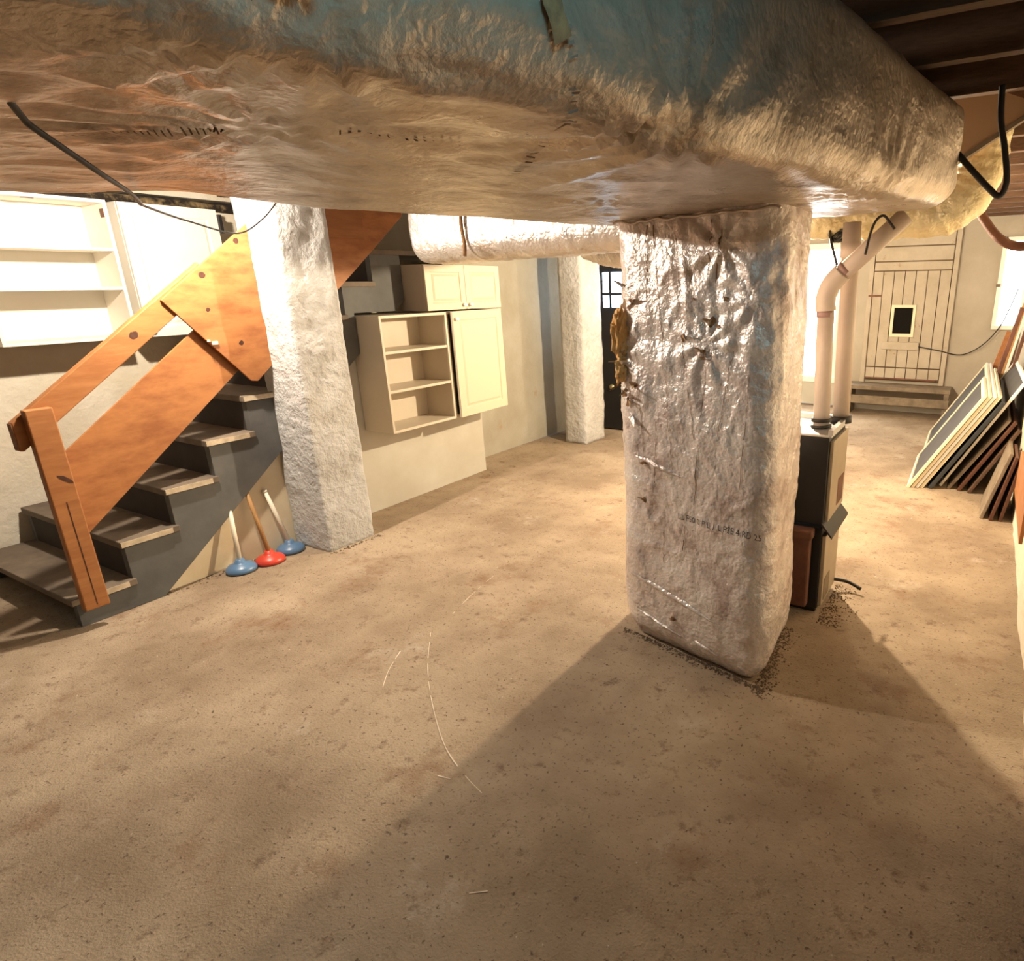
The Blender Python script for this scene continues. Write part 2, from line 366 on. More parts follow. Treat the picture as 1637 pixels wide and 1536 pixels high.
# old plank door in the back wall
D = thing('door_1', (-.85, YB, .37), None, None, kind='structure')
obj('door_backing', box(-1.30, -.41, YB-.028, YB+.02, .37, 2.05), 'joint', D)
xs = [-1.26, -1.155, -1.04, -.925, -.81, -.69, -.565, -.45]
for k in range(7):
    obj('plank', box(xs[k]+.004, xs[k+1]-.004, YB-.05-.004*(k % 2), YB-.026, .53, 1.60), 'olddoor', D, bevel=.002)
    obj('plank', box(xs[k]+.004, xs[k+1]-.004, YB-.05, YB-.026, .40, .515), 'olddoor', D, bevel=.002)
for z0, z1 in ((1.612, 1.70), (1.712, 1.86), (1.872, 2.02)):
    obj('cross_board', box(-1.256, -.454, YB-.056, YB-.026, z0, z1), 'olddoor', D, bevel=.003)
for x0, x1 in ((-1.315, -1.265), (-.445, -.395)):
    obj('jamb', box(x0, x1, YB-.06, YB, .34, 2.05), 'olddoor', D, bevel=.003)
obj('bottom_bar', box(-1.26, -.48, YB-.062, YB-.05, .385, .402), 'rust', D)
obj('hinge', box(-1.30, -1.16, YB-.062, YB-.055, 1.325, 1.345), 'rust', D)
pf = obj('pet_flap_frame', join(box(-1.03, -1.00, YB-.075, YB-.054, .88, 1.235), box(-.80, -.77, YB-.075, YB-.054, .88, 1.235),
                               box(-1.0, -.80, YB-.075, YB-.054, 1.205, 1.235), box(-1.0, -.80, YB-.075, YB-.054, .88, .915)), 'frame', D)
obj('pet_flap', box(-1.0, -.80, YB-.062, YB-.056, .915, 1.205), 'hole', pf)
obj('ledge_board', box(-1.10, -.70, YB-.085, YB-.054, .735, .82), 'olddoor', D, bevel=.003)
s = thing('wooden_step', (-.88, 7.75, 0), 'low wooden step under the old plank door on the far wall', 'step')
obj('step_top', box(-1.42, -.30, 7.66, 7.985, .29, .335), 'greyboard', s, bevel=.004)
obj('front_board', box(-1.42, -.30, 7.64, 7.665, .13, .225), 'greyboard', s, bevel=.004)
for x in (-1.40, -.36): obj('leg', box(x, x+.05, 7.67, 7.95, .0, .29), 'greyboard', s)

# dark door in the partition behind the far pillar
D2 = thing('door_2', (-3.2, 5.74, 0), None, None, kind='structure')
obj('door_leaf', box(-3.62, -2.85, 5.69, 5.735, .01, 1.95), 'black', D2, bevel=.004)
obj('door_pane', box(-3.53, -2.95, 5.682, 5.692, 1.28, 1.62), 'glowdim', D2)
for x in (-3.44, -3.25, -3.05): obj('glazing_bar', box(x-.012, x+.012, 5.672, 5.684, 1.25, 1.65), 'black', D2)
obj('glazing_bar', box(-3.53, -2.95, 5.670, 5.684, 1.40, 1.425), 'black', D2)
obj('door_knob', lathe([(.012, 0), (.012, .02), (.028, .03), (.03, .045), (.015, .058)], (-3.435, 5.69, .47), 14, (0, -1, 0)), 'brass', D2, smooth=True)

# ------------------------------------------------------------------ pillars
tag(obj('masonry_pillar', rough_box(-3.605, -3.275, 2.115, 2.435, 0, 2.13, .018, .0065, 6), 'stone', smooth=True), 'rough whitewashed masonry pillar beside the orange stair railing', 'pillar')
tag(obj('masonry_pillar', rough_box(-3.60, -3.345, 5.0, 5.35, 0, 2.13, .03, .008, 5), 'stone', smooth=True), 'narrow whitewashed pillar farther back, against the wall by the dark door', 'pillar')

# ------------------------------------------------------------------ foil-wrapped trunk duct under the ceiling
TN = V((-.526, .40, 0)); TD = V((.159, .987, 0)).normalized(); TB = V((-TD.y, TD.x, 0)); TW = 1.245; TTOP = 2.095
ZB = [(-3, 1.655), (-.9, 1.66), (-.2, 1.67), (0, 1.69), (.25, 1.712), (.57, 1.704), (1.3, 1.72), (2.3, 1.742), (3, 1.745)]
def zb(a):
    for (p, q), (r_, s_) in zip(ZB, ZB[1:]):
        if a <= r_:
            t = (a-p)/(r_-p); t = t*t*(3-2*t); return q+(s_-q)*t
    return ZB[-1][1]
def section(r, hgt, wid, step):
    """rounded rectangle, counter-clockwise from the near side's top: list of (b, z, nb, nz)"""
    pts = []
    def line(b0, z0, b1, z1, n_):
        L = math.hypot(b1-b0, z1-z0); k = max(2, int(L/step))
        for i in range(k): pts.append((b0+(b1-b0)*i/k, z0+(z1-z0)*i/k, *n_))
    def arc(cb, cz, a0, a1):
        k = max(4, int(abs(a1-a0)*r/step))
        for i in range(k):
            t = a0+(a1-a0)*i/k; pts.append((cb+r*math.cos(t), cz+r*math.sin(t), math.cos(t), math.sin(t)))
    line(0, hgt-r, 0, r, (-1, 0)); arc(r, r, math.pi, 1.5*math.pi); line(r, 0, wid-r, 0, (0, -1)); arc(wid-r, r, 1.5*math.pi, 2*math.pi)
    line(wid, r, wid, hgt-r, (1, 0)); arc(wid-r, hgt-r, 0, .5*math.pi); line(wid-r, hgt, r, hgt, (0, 1)); arc(r, hgt-r, .5*math.pi, math.pi)
    return pts
GATHER = [(.106, .345, .008, 1), (.558, .0, .013, 2), (.0, .0, .010, 3), (-.62, .5, .007, 4), (1.55, .0, .009, 5), (1.1, .62, .006, 6)]
def tdisp(a, b, z):
    hb = b if z < 1.86 else b
    q = b-(z-1.7) if b < .06 else b          # unrolled distance: side wall continues the bottom
    d = .006*nz((a, q, z), 2.1)+.0035*noise.noise(V((a*1.6, q*13, 4)))+.0022*noise.noise(V((a*4, q*30, 9)))+.0014*nz((a, q, z), 17, 3)
    rd = 1-abs(noise.noise(V((a*3+q*2, q*5-a*2, 7)))*2); d += .003*max(0, rd-.55)/.45
    t_ = ((a-.558)*.24+q*.72)/(.24**2+.72**2); e_ = abs((a-.558)*.72-q*.24)/.76      # taped crease running off the near edge
    if -.05 < t_ < 1.1: d += .006*math.exp(-(e_/.018)**2)*max(0, 1-abs(t_-.5)*1.6)
    for ga, gb, amp, sd in GATHER:
        da, dq = a-ga, q-gb; r = math.hypot(da, dq)
        if r < .9:
            th = math.atan2(dq, da)
            d += amp*math.cos(15*th+3*noise.noise(V((th*2, r*3, sd))))*math.exp(-r/.20)*(1-math.exp(-r/.05))
            d -= amp*.5*math.exp(-(r/.08)**2)
    return d
A0, A1 = -2.25, 2.31
SEC = section(.085, .36, TW, .0165)
def tpos(a, b, z, off=0, nb=0, nzz=-1):
    d = tdisp(a, b, z)+off
    p = TN+TD*a+TB*(b+nb*d); return V((p.x, p.y, z+nzz*d))
def trunk():
    v, f = [], []; n = len(SEC); av = []
    a = A0
    while a < A1-.10: av.append((a, 0)); a += .0175 if a > -.9 else .05
    for k in range(9):
        t = k/8*math.pi/2; av.append((A1-.10+.10*math.sin(t), .10*(1-math.cos(t))))
    for a, ins in av:
        z0 = zb(a)
        for (b, h, nb, nn) in SEC:
            z = z0+h*(TTOP-z0)/.36; d = tdisp(a, b, z)-ins
            if z > 2.0 and nn > .5: d = -.01
            p = TN+TD*a+TB*(b+nb*d); v.append((p.x, p.y, min(z+nn*d, 2.096)))
    for i in range(len(av)-1):
        for k in range(n): f.append((i*n+k, i*n+(k+1) % n, (i+1)*n+(k+1) % n, (i+1)*n+k))
    f += [tuple(range(n)), tuple(range((len(av)-1)*n, len(av)*n))]
    return v, f
T = thing('trunk_duct', (-.9, .9, 1.7), 'wide foil-wrapped trunk duct hanging across the top of the room', 'duct')
obj('foil_wrap', trunk(), 'foil2', T, smooth=True)
def tpatch(a0, b0, a1, b1, wid, off, nseg=50, m=12):
    """strip of tape lying on the underside from (a0,b0) to (a1,b1); negative b climbs the near side"""
    v, f = [], []; L = math.hypot(a1-a0, b1-b0); sa, sb = -(b1-b0)/L*wid/2, (a1-a0)/L*wid/2
    for i in range(nseg+1):
        t = i/nseg
        for j in range(m+1):
            k = (j/m-.5)*2; a, b = a0+(a1-a0)*t+sa*k, b0+(b1-b0)*t+sb*k; z0 = zb(a); r = .085
            if b < -.05: p = (0, z0+.07+(-b), -1, 0)
            elif b < r+.02: th = math.pi+(b+.05)/(r+.07)*math.pi/2; p = (r+r*math.cos(th), z0+r+r*math.sin(th), math.cos(th), math.sin(th))
            else: p = (b, z0, 0, -1)
            v.append(tpos(a, p[0], p[1], off, p[2], p[3]))
    for i in range(nseg):
        for j in range(m): f.append((i*(m+1)+j, i*(m+1)+j+1, (i+1)*(m+1)+j+1, (i+1)*(m+1)+j))
    return v, f
obj('hanging_strap', tpatch(-.02, -.26, .0, .0, .03, .006), 'tear', T, smooth=True)
obj('hanging_strap', tpatch(.30, -.02, .12, -.26, .028, .008), 'tear', T, smooth=True)
obj('wrap_seam', tpatch(-1.0, .02, 0, .0, .012, .004, 40), 'paper', T, smooth=True)
def stamp(a0, b0, a1, b1, n, hgt):
    vf = []
    for k in range(n):
        t = k/n
        if random.random() < .18: continue
        a, b = a0+(a1-a0)*t, b0+(b1-b0)*t; L = math.hypot(a1-a0, b1-b0); ua, ub = (a1-a0)/L, (b1-b0)/L; h = hgt*random.uniform(.6, 1)
        vf.append(tpatch(a-ub*h/2, b+ua*h/2, a+ub*h/2, b-ua*h/2, L/n*random.uniform(.15, .4), .0035, 2, 2))
    return join(*vf)
tag(obj('ink_stamp', stamp(-.10, .50, .07, .36, 30, .016), 'ink', T), kind='stuff')
tag(obj('ink_stamp', stamp(.58, .42, .30, -.05, 34, .016), 'ink', T), kind='stuff')
tag(obj('ink_stamp', stamp(.20, .33, .36, .26, 14, .014), 'ink', T), kind='stuff')

# ------------------------------------------------------------------ foil-wrapped drop (plenum) standing on the floor
CF = V((-1.29, 2.145, 0)); CU = V((.977, -.213, 0)); CV = V((-.07, .9975, 0)); CW, CDp, CR, CH = .725, .52, .115, 1.75
def ring(step):
    """(u, v, nu, nv, s) round the footprint; s = unrolled length with s=0 at the front-left corner"""
    P = []; r = CR
    def line(u0, v0, u1, v1, nu, nv, s0):
        L = math.hypot(u1-u0, v1-v0); k = max(2, int(L/step))
        for i in range(k): P.append((u0+(u1-u0)*i/k, v0+(v1-v0)*i/k, nu, nv, s0+L*i/k))
    def arc(cu, cv, a0, s0):
        k = 14
        for i in range(k):
            t = a0+math.pi/2*i/k; P.append((cu+r*math.cos(t), cv+r*math.sin(t), math.cos(t), math.sin(t), s0+2*r*i/k))
    line(r, 0, CW-r, 0, 0, -1, r); arc(CW-r, r, -math.pi/2, CW-r); line(CW, r, CW, CDp-r, 1, 0, CW+r); arc(CW-r, CDp-r, 0, CW+CDp-r)
    line(CW-r, CDp, r, CDp, 0, 1, CW+CDp+r); arc(r, CDp-r, math.pi/2, 2*CW+CDp-r); line(0, CDp-r, 0, r, -1, 0, 2*CW+CDp+r); arc(r, r, math.pi, 2*CW+2*CDp-r)
    return P
def cdisp(s, z):
    per = 2*CW+2*CDp
    if s > per-.4: s -= per
    d = .009*noise.noise(V((s*2.6, z*2.2, 1)))+.003*noise.noise(V((s*9, z*7, 2)))+.0030*noise.noise(V((s*34, z*28, 3)))+.0018*noise.noise(V((s*70, z*50, 4)))
    upz = min(1, max(0, (z-.75)/.5)); d += .007*upz*noise.noise(V((s*26+z*3, z*3.0, 5)))           # vertical creases above
    d += .006*(1-upz)*noise.noise(V((s*1.6, z*13+s*1.2, 6)))                                       # slack horizontal folds below
    rd = 1-abs(noise.noise(V((s*7+z*3, z*6-s*4, 8)))*2); d += .005*max(0, rd-.7)/.3
    for ga, gz, amp, nn in ((.50, 1.62, .016, 9), (.44, 1.30, .012, 9), (.02, 1.25, .016, 8), (.62, 1.45, .012, 8)):
        da, dz = s-ga, z-gz; r = math.hypot(da, dz)
        if r < .6: d += amp*math.cos(nn*math.atan2(dz, da)+2*noise.noise(V((r*4, ga*9, gz))))*math.exp(-r/.13)*(1-math.exp(-r/.04))
    d += .012*math.exp(-((z-.30)/.16)**2)+.016*math.exp(-((z-1.0)/.3)**2)*.5
    return d
def ctuck(z, s):
    t = max(0, .14-z)/.14; return .060*t*t
def cpos(s, z, off=0):
    """point on the front face"""
    d = cdisp(s, z)-ctuck(z, s)+off; p = CF+CU*s-V((.213, .977, 0))*d; return V((p.x, p.y, z))
def column():
    R = ring(.0105); n = len(R); v, f = [], []; nzv = 165
    for j in range(nzv+1):
        z = CH*j/nzv+.002
        for (u, vv, nu, nv, s_) in R:
            d = cdisp(s_, z)-ctuck(z, s_); p = CF+CU*(u+nu*d)+CV*(vv+nv*d); v.append((p.x, p.y, z))
    for j in range(nzv):
        for k in range(n): f.append((j*n+k, j*n+(k+1) % n, (j+1)*n+(k+1) % n, (j+1)*n+k))
    f += [tuple(range(n)), tuple(range(nzv*n, (nzv+1)*n))]
    return v, f
K = thing('duct_drop', (-.93, 2.36, 0), 'foil-wrapped square duct column standing on the concrete floor', 'duct')
kw = obj('foil_wrap', column(), 'foil', K, smooth=True)
def blob(c, sx, sy, sz, amp, s, sub=3):
    bm = bmesh.new(); bmesh.ops.create_icosphere(bm, subdivisions=sub, radius=1)
    for v in bm.verts:
        k = 1+amp*(nz(v.co+V(c)*3, s)+.6*nz(v.co+V(c)*3, s*2.4, 1)); v.co = V((v.co.x*sx*k, v.co.y*sy*k, v.co.z*sz*k))+V(c)
    bm.verts.index_update(); r = [v.co.copy() for v in bm.verts], [tuple(v.index for v in f.verts) for f in bm.faces]; bm.free(); return r
obj('torn_insulation', join(blob((-1.255, 2.135, 1.32), .030, .035, .085, .5, 2.2, 4), blob((-1.25, 2.13, 1.18), .022, .025, .05, .6, 2.5, 4)), 'fluff', K, smooth=True)
def flap(s, z, w_, h_, lift, ang, m, par):
    ca, sa = math.cos(ang), math.sin(ang); v = []; N_ = 5
    for j in range(N_+1):
        for i in (-1, 0, 1):
            t = j/N_; x, y_ = i*w_*(1-t*.75)/2, t*h_
            q = cpos(s+x*ca-y_*sa, z+x*sa+y_*ca, .002+lift*t*t); v.append(q)
    return obj('torn_flap', (v, [(3*j+i, 3*j+i+1, 3*j+i+4, 3*j+i+3) for j in range(N_) for i in range(2)]), m, par)
def holes(s, z, w_, h_, m):
    v = [cpos(s, z, .003)]; n = 11
    for k in range(n):
        t = 2*math.pi*k/n; r = random.uniform(.55, 1.1); v.append(cpos(s+w_*r*math.cos(t), z+h_*r*math.sin(t), .0022))
    return obj('tear', (v, [(0, 1+k, 1+(k+1) % n) for k in range(n)]), m, K)
for s_, z_, w_, h_ in ((.462, 1.375, .013, .02), (.49, 1.36, .012, .008), (.347, 1.317, .011, .016), (.439, 1.274, .008, .022), (.43, 1.25, .01, .008), (.158, .826, .018, .006),
                       (.150, .667, .009, .016), (.305, .179, .015, .012), (.52, 1.45, .009, .009), (.39, 1.45, .006, .006), (.12, 1.13, .02, .014), (.08, 1.06, .014, .02)):
    h = holes(s_, z_, w_, h_, 'tear'); flap(s_, z_-.005, w_*2, h_*1.6, .02, random.uniform(-1.2, 1.2), 'paper', h)
for k in range(11):
    flap(random.uniform(.03, .10), random.uniform(1.0, 1.5), random.uniform(.015, .03), random.uniform(.03, .06), random.uniform(.02, .05), random.uniform(-2.5, 2.5), random.choice(['paper', 'tear', 'foil']), kw)
# long scratches in the facing
def scratch(s0, z0, s1, z1, wd):
    v, f = [], []; n = 26
    for i in range(n+1):
        t = i/n; s_, z_ = s0+(s1-s0)*t+.004*noise.noise(V((t*6, s0*9, 0))), z0+(z1-z0)*t; w_ = wd*1.5*(.4+.6*abs(noise.noise(V((t*9, s1*7, 2)))))
        v += [cpos(s_-w_, z_, .0018), cpos(s_+w_, z_, .0018)]
    return v, [(2*i, 2*i+1, 2*i+3, 2*i+2) for i in range(n) if noise.noise(V((i*.4, s0*31, 1))) > -.35]
for a in ((.20, 1.70, .26, 1.20, .0017), (.26, 1.20, .30, .82, .0014), (.12, 1.35, .155, .83, .0016), (.44, 1.22, .40, .70, .0015), (.34, 1.30, .40, .95, .0014), (.50, 1.68, .47, 1.5, .002),
          (.46, 1.7, .44, 1.52, .002), (.22, 1.0, .21, .75, .0012), (.36, .62, .35, .5, .0018), (.55, 1.28, .5, .98, .0013), (.3, 1.68, .33, 1.42, .0016), (.17, 1.70, .17, 1.45, .002), (.62, 1.2, .6, .8, .0014), (.25, .55, .25, .42, .0015)):
    obj('scratch', scratch(*a), 'tear', K)
# faded printed line of letters
tcu = bpy.data.curves.new('print', 'FONT'); tcu.body = 'LL F50 0 P L 1 L PSE 4 RD 25'; tcu.size = .034; tcu.resolution_u = 2
to = bpy.data.objects.new('print', tcu); COL.objects.link(to); bpy.context.view_layer.update()
tm = to.to_mesh(); xs_ = [v.co.x for v in tm.vertices]; sc_ = .37/max(xs_)
tv = []
for v in tm.vertices:
    s_ = .325+v.co.x*sc_; tv.append(cpos(s_, .628+v.co.y*1.0-.012*math.sin(v.co.x*3)+.03*v.co.x*sc_, .0030))
tf = [tuple(p.vertices) for p in tm.polygons]
to.to_mesh_clear(); bpy.data.objects.remove(to)
obj('printed_lettering', (tv, tf), 'inkd', K)
# shiny slack folds, low on the front
for s0, z0, s1, z1, wd in ((.06, .33, .52, .24, .012), (.10, .16, .35, .11, .006), (.40, .12, .52, .09, .008), (.10, .85, .35, .80, .01)):
    v, f = [], []; n = 30
    for i in range(n+1):
        t = i/n; s_, zc = s0+(s1-s0)*t, z0+(z1-z0)*t+.012*noise.noise(V((t*3, s0, 1))); ww = wd*math.sin(math.pi*min(1, t*1.02+.01))**.6
        for k in range(5):
            q = (k-2)/2; v.append(cpos(s_, zc+q*ww, .001+.009*(1-q*q)*math.sin(math.pi*t)))
    obj('fold', (v, [(5*i+k, 5*i+k+1, 5*i+k+6, 5*i+k+5) for i in range(n) for k in range(4)]), 'foil', K, smooth=True)
obj('collar_seam', join(*[tube([cpos(.02+.69*i/40, 1.715+.012*noise.noise(V((i*.3, 0, 0))), .006) for i in range(41)], .005, 6)]), 'tape', K, smooth=True)

# ------------------------------------------------------------------ branch ducts
def bag_duct(x0, x1, y0, y1, z0, z1, step=.014):
    """soft rectangular wrapped duct along x, rounded at its left end"""
    S = section(.11, z1-z0, y1-y0, step); n = len(S); v, f = [], []; xsn = []
    for k in range(8): t = k/8*math.pi/2; xsn.append((x0+.09*(1-math.cos(t)), .09*(1-math.sin(t))))
    x = x0+.09
    while x < x1: xsn.append((x, 0)); x += step
    for x, ins in xsn:
        sag = .035*((x-x0)/(x1-x0))
        for (b, h, nb, nn) in S:
            d = .012*noise.noise(V((x*3, b*3, h*3)))+.007*noise.noise(V((x*22, b*4, h*7)))+.004*noise.noise(V((x*40, b*30, h*30)))-ins
            v.append((x, y0+b+nb*d, z0+sag+h+nn*d))
    for i in range(len(xsn)-1):
        for k in range(n): f.append((i*n+k, i*n+(k+1) % n, (i+1)*n+(k+1) % n, (i+1)*n+k))
    f += [tuple(range(n)), tuple(range((len(xsn)-1)*n, len(xsn)*n))]
    return v, f
Bd = thing('branch_duct', (-2.2, 2.9, 1.65), 'bright silver foil-wrapped branch duct above the white wall cabinets', 'duct')
obj('foil_wrap', bag_duct(-3.03, -1.50, 2.735, 3.09, 1.632, 2.06), 'foil3', Bd, smooth=True)
obj('strap', tube([(-2.57+.006*math.sin(k), 2.722-.006*noise.noise(V((k, 0, 0))), 1.66+.036*k) for k in range(9)], .010, 8), 'tear', Bd, smooth=True)
def flex(path, r, rib, amp=.006, n=14):
    p = spline(path, n); L = [0]
    for a, b in zip(p, p[1:]): L.append(L[-1]+(b-a).length)
    P2 = []; N_ = int(L[-1]/(rib/6)); j = 0
    for k in range(N_+1):
        d = L[-1]*k/N_
        while j < len(p)-2 and L[j+1] < d: j += 1
        t = (d-L[j])/max(1e-6, L[j+1]-L[j]); P2.append(p[j].lerp(p[j+1], min(1, max(0, t))))
    return tube(P2, r, 28, lambda i, th: r+amp*math.sin(2*math.pi*i/6)+.012*noise.noise(V((i*.11, math.cos(th)*1.5, math.sin(th)*1.5)))+.006*noise.noise(V((i*.3, math.cos(th)*5, math.sin(th)*5))))
Fd = thing('flexible_duct', (-2.0, 3.5, 1.65), 'ribbed silver flexible duct beyond the branch duct, left of the foil column', 'duct')
obj('ribbed_sleeve', flex([(-2.98, 4.3, 2.0), (-2.90, 4.24, 1.93), (-2.72, 4.08, 1.83), (-2.45, 3.85, 1.76), (-2.1, 3.6, 1.71), (-1.7, 3.35, 1.76), (-1.3, 3.1, 1.88)], .10, .035), 'foil3', Fd, smooth=True)
Yd = thing('flexible_duct', (-.4, 3.2, 1.7), 'yellowed flexible duct elbow turning up behind the trunk duct end', 'duct')
obj('ribbed_sleeve', flex([(-1.0, 3.05, 1.80), (-.62, 3.17, 1.785), (-.36, 3.2, 1.775), (-.21, 3.2, 1.80), (-.14, 3.2, 1.89), (-.125, 3.2, 2.0), (-.12, 3.2, 2.09)], .098, .045, .0022), 'yfoil', Yd, smooth=True)

# ------------------------------------------------------------------ staircase
S = thing('staircase', (-4.1, 1.9, 0), 'grey-painted wooden staircase climbing along the left wall', 'stairs')
XS = -3.56
ny = lambda k: 1.0+.236*k; tz = lambda k: .15+.199*k
prof = [(1.37, 0), (1.02, 0)]
for k in range(9):
    prof += [(ny(k)+.02, tz(k)-.034), (ny(k+1)+.02, tz(k)-.034)]
prof = [(1.02, 0)]
for k in range(9): prof += [(ny(k)+.02, tz(k)-.034), (min(ny(k+1)+.02, 3.148), tz(k)-.034)]
prof = prof[:-1]+[(3.148, tz(8)-.034), (3.148, 1.42), (3.062, 1.352), (2.735, 1.352), (2.735, 1.10), (1.37, .002)]
obj('stringer', prism(prof, 'x', XS-.045, XS), 'grey', S)
obj('stringer', prism(prof, 'x', XL+.03, XL+.07), 'grey', S)
for k in range(9):
    y0, y1 = ny(k), ny(k+1)+.03
    if k == 8: y1 = 3.88
    tr = obj('tread', box(XL+.025, XS+.014, y0, y1, tz(k)-.034, tz(k)), 'tread', S, bevel=.004)
    if k < 6: obj('worn_edge', box(XS+.0142, XS+.018, y0+.004, min(y1, ny(k+1))-.004, tz(k)-.030, tz(k)-.004), 'treadedge', tr)
    if k: obj('riser', box(XL+.07, XS-.046, y0+.02, y0+.038, tz(k-1), tz(k)-.034), 'riser', S)
obj('riser', box(XL+.07, XS-.046, 1.09, 1.105, 0, tz(0)-.034), 'hole', S)  # added black board standing in for the shade under the first tread

# ------------------------------------------------------------------ stair railing
R = thing('stair_railing', (-3.5, 1.07, .1), 'orange pine and plywood stair railing with a newel post', 'railing')
def P3(pts, x0, x1): return prism(pts, 'x', x0, x1)
XN = -3.515
nw = obj('newel_post', box(XN, XN+.042, 1.022, 1.118, .10, 1.035), 'wood', R, bevel=.005)
obj('groove', box(XN+.0422, XN+.0432, 1.068, 1.0715, .12, .62), 'knot', nw)
hr = obj('handrail', P3([(.985, .865), (1.0, .862), (1.85, 1.5), (1.85, 1.636), (.985, .985)], XN-.042, XN-.001), 'wood', R, bevel=.004)
obj('end_grain', box(XN-.041, XN-.002, .982, .985, .868, .982), 'endgrain', hr)
obj('lower_panel', P3([(1.118, .812), (1.14, .828), (1.93, 1.432), (2.05, 1.17), (1.93, 1.075), (1.118, .425)], XN-.036, XN-.022), 'ply', R)
upn = obj('upper_panel', P3([(1.636, 1.46), (2.083, 1.805), (2.45, 2.09), (3.16, 2.09), (3.16, 1.95), (2.9, 1.735), (2.02, 1.022), (1.985, 1.028)], XN, XN+.014), 'ply', R, bevel=.002)
obj('cleat', box(XN+.0142, XN+.035, 2.58, 2.83, 1.79, 2.09), 'wood', R, bevel=.003)
def knot(y_, z_, ry, rz, x, ang, par):
    v = [(x, y_, z_)]; n = 12
    for k in range(n):
        t = 2*math.pi*k/n; a, b = ry*math.cos(t)*random.uniform(.8, 1.1), rz*math.sin(t)*random.uniform(.8, 1.1)
        v.append((x, y_+a*math.cos(ang)-b*math.sin(ang), z_+a*math.sin(ang)+b*math.cos(ang)))
    obj('knot', (v, [(0, 1+k, 1+(k+1) % n) for k in range(n)]), 'knot', par)
for y_, z_, r_ in ((1.843, 1.575, .016), (2.045, 1.745, .013), (1.839, 1.408, .010), (1.97, 1.232, .012)): knot(y_, z_, r_*1.2, r_, XN+.0146, .6, upn)
knot(1.495, 1.305, .022, .017, XN-.0004, .6, hr)
knot(1.09, .72, .034, .010, XN+.0428, -.75, nw)
obj('latch', join(box(XN+.0145, XN+.022, 1.82, 1.85, 1.235, 1.252), box(XN+.0145, XN+.020, 1.80, 1.815, 1.25, 1.262)), 'galv', upn)

# ------------------------------------------------------------------ cabinets
def cab_box(t, xb, xf, y0, y1, z0, z1, th=.017, mt='white'):
    obj('side_panel', box(xb, xf, y0, y0+th, z0, z1), mt, t, bevel=.0015); obj('side_panel', box(xb, xf, y1-th, y1, z0, z1), mt, t, bevel=.0015)
    obj('top_panel', box(xb, xf, y0+th, y1-th, z1-th, z1), mt, t); obj('bottom_panel', box(xb, xf, y0+th, y1-th, z0, z0+th), mt, t)
    obj('back_panel', box(xb, xb+.008, y0+th, y1-th, z0+th, z1-th), mt, t)
def panel_door(t, xf, y0, y1, z0, z1, m=.05, knob=None, rot=0, mt='door'):
    """raised-panel door: slab, routed groove, raised field"""
    th = .019
    def pt(u, w_, d):  # u across, d out; hinged at y1 with rotation rot
        a = y1-u; return (xf+d*math.cos(rot)+a*math.sin(rot), y1-a*math.cos(rot)+d*math.sin(rot), w_)
    L = []
    for i, (ins, d) in enumerate(((0, 0), (0, th), (m, th), (m+.006, th-.006), (m+.014, th-.006), (m+.030, th+.001))):
        L.append([pt(y0+ins, z0+ins, d), pt(y1-ins, z0+ins, d), pt(y1-ins, z1-ins, d), pt(y0+ins, z1-ins, d)])
    v = [p for q in L for p in q]; f = [(0, 1, 2, 3)]
    for i in range(len(L)-1):
        for k in range(4): f.append((4*i+k, 4*i+(k+1) % 4, 4*i+4+(k+1) % 4, 4*i+4+k))
    f.append(tuple(range(4*len(L)-4, 4*len(L))))
    d = obj('door', (v, f), mt, t)
    if knob:
        c = pt(knob[0], knob[1], th); obj('knob', lathe([(.005, 0), (.005, .010), (.013, .015), (.014, .022), (.008, .028)], c, 12, (math.cos(rot), math.sin(rot), 0)), 'wframe', d, smooth=True)
    return d
# stairwell pair
c = thing('open_cabinet', (-4.55, 1.6, 1.24), 'white open shelf cabinet on the stairwell wall, left of the railing', 'cabinet')
cab_box(c, XL+.015, -4.42, 1.30, 1.905, 1.238, 1.99)
for z in (1.512, 1.722): obj('shelf', box(XL+.024, -4.425, 1.317, 1.888, z, z+.016), 'white', c)
obj('hinge_plate', box(-4.47, -4.43, 1.886, 1.889, 1.90, 1.945), 'rust', c)
obj('hinge_plate', box(-4.46, -4.44, 1.55, 1.60, 1.970, 1.9735), 'rust', c)
c = thing('door_cabinet', (-4.55, 2.2, 1.24), 'white cabinet with one panelled door behind the sloping handrail', 'cabinet')
cab_box(c, XL+.015, -4.44, 1.955, 2.50, 1.238, 1.99)
panel_door(c, -4.438, 1.957, 2.49, 1.24, 1.988, .06, (1.985, 1.275))
obj('hinge_strip', box(-4.436, -4.40, 2.492, 2.51, 1.85, 1.96), 'rubber', c)
# cabinets past the pillar
XC = -3.625
c = thing('open_cabinet', (-3.49, 3.03, .58), 'white open shelf cabinet on the boxed-out wall past the pillar', 'cabinet')
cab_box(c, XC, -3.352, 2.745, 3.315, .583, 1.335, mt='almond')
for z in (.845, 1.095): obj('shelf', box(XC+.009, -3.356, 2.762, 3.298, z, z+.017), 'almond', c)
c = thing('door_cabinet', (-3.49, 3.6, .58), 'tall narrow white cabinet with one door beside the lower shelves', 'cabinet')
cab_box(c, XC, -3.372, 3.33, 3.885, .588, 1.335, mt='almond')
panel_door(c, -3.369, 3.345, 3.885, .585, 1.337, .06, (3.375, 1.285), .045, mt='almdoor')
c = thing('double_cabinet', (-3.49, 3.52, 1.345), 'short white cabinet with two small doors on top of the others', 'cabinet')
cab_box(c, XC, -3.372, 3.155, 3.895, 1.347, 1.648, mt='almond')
panel_door(c, -3.369, 3.157, 3.523, 1.349, 1.646, .045, (3.495, 1.378), mt='almdoor'); panel_door(c, -3.369, 3.527, 3.893, 1.349, 1.646, .045, (3.555, 1.378), mt='almdoor')

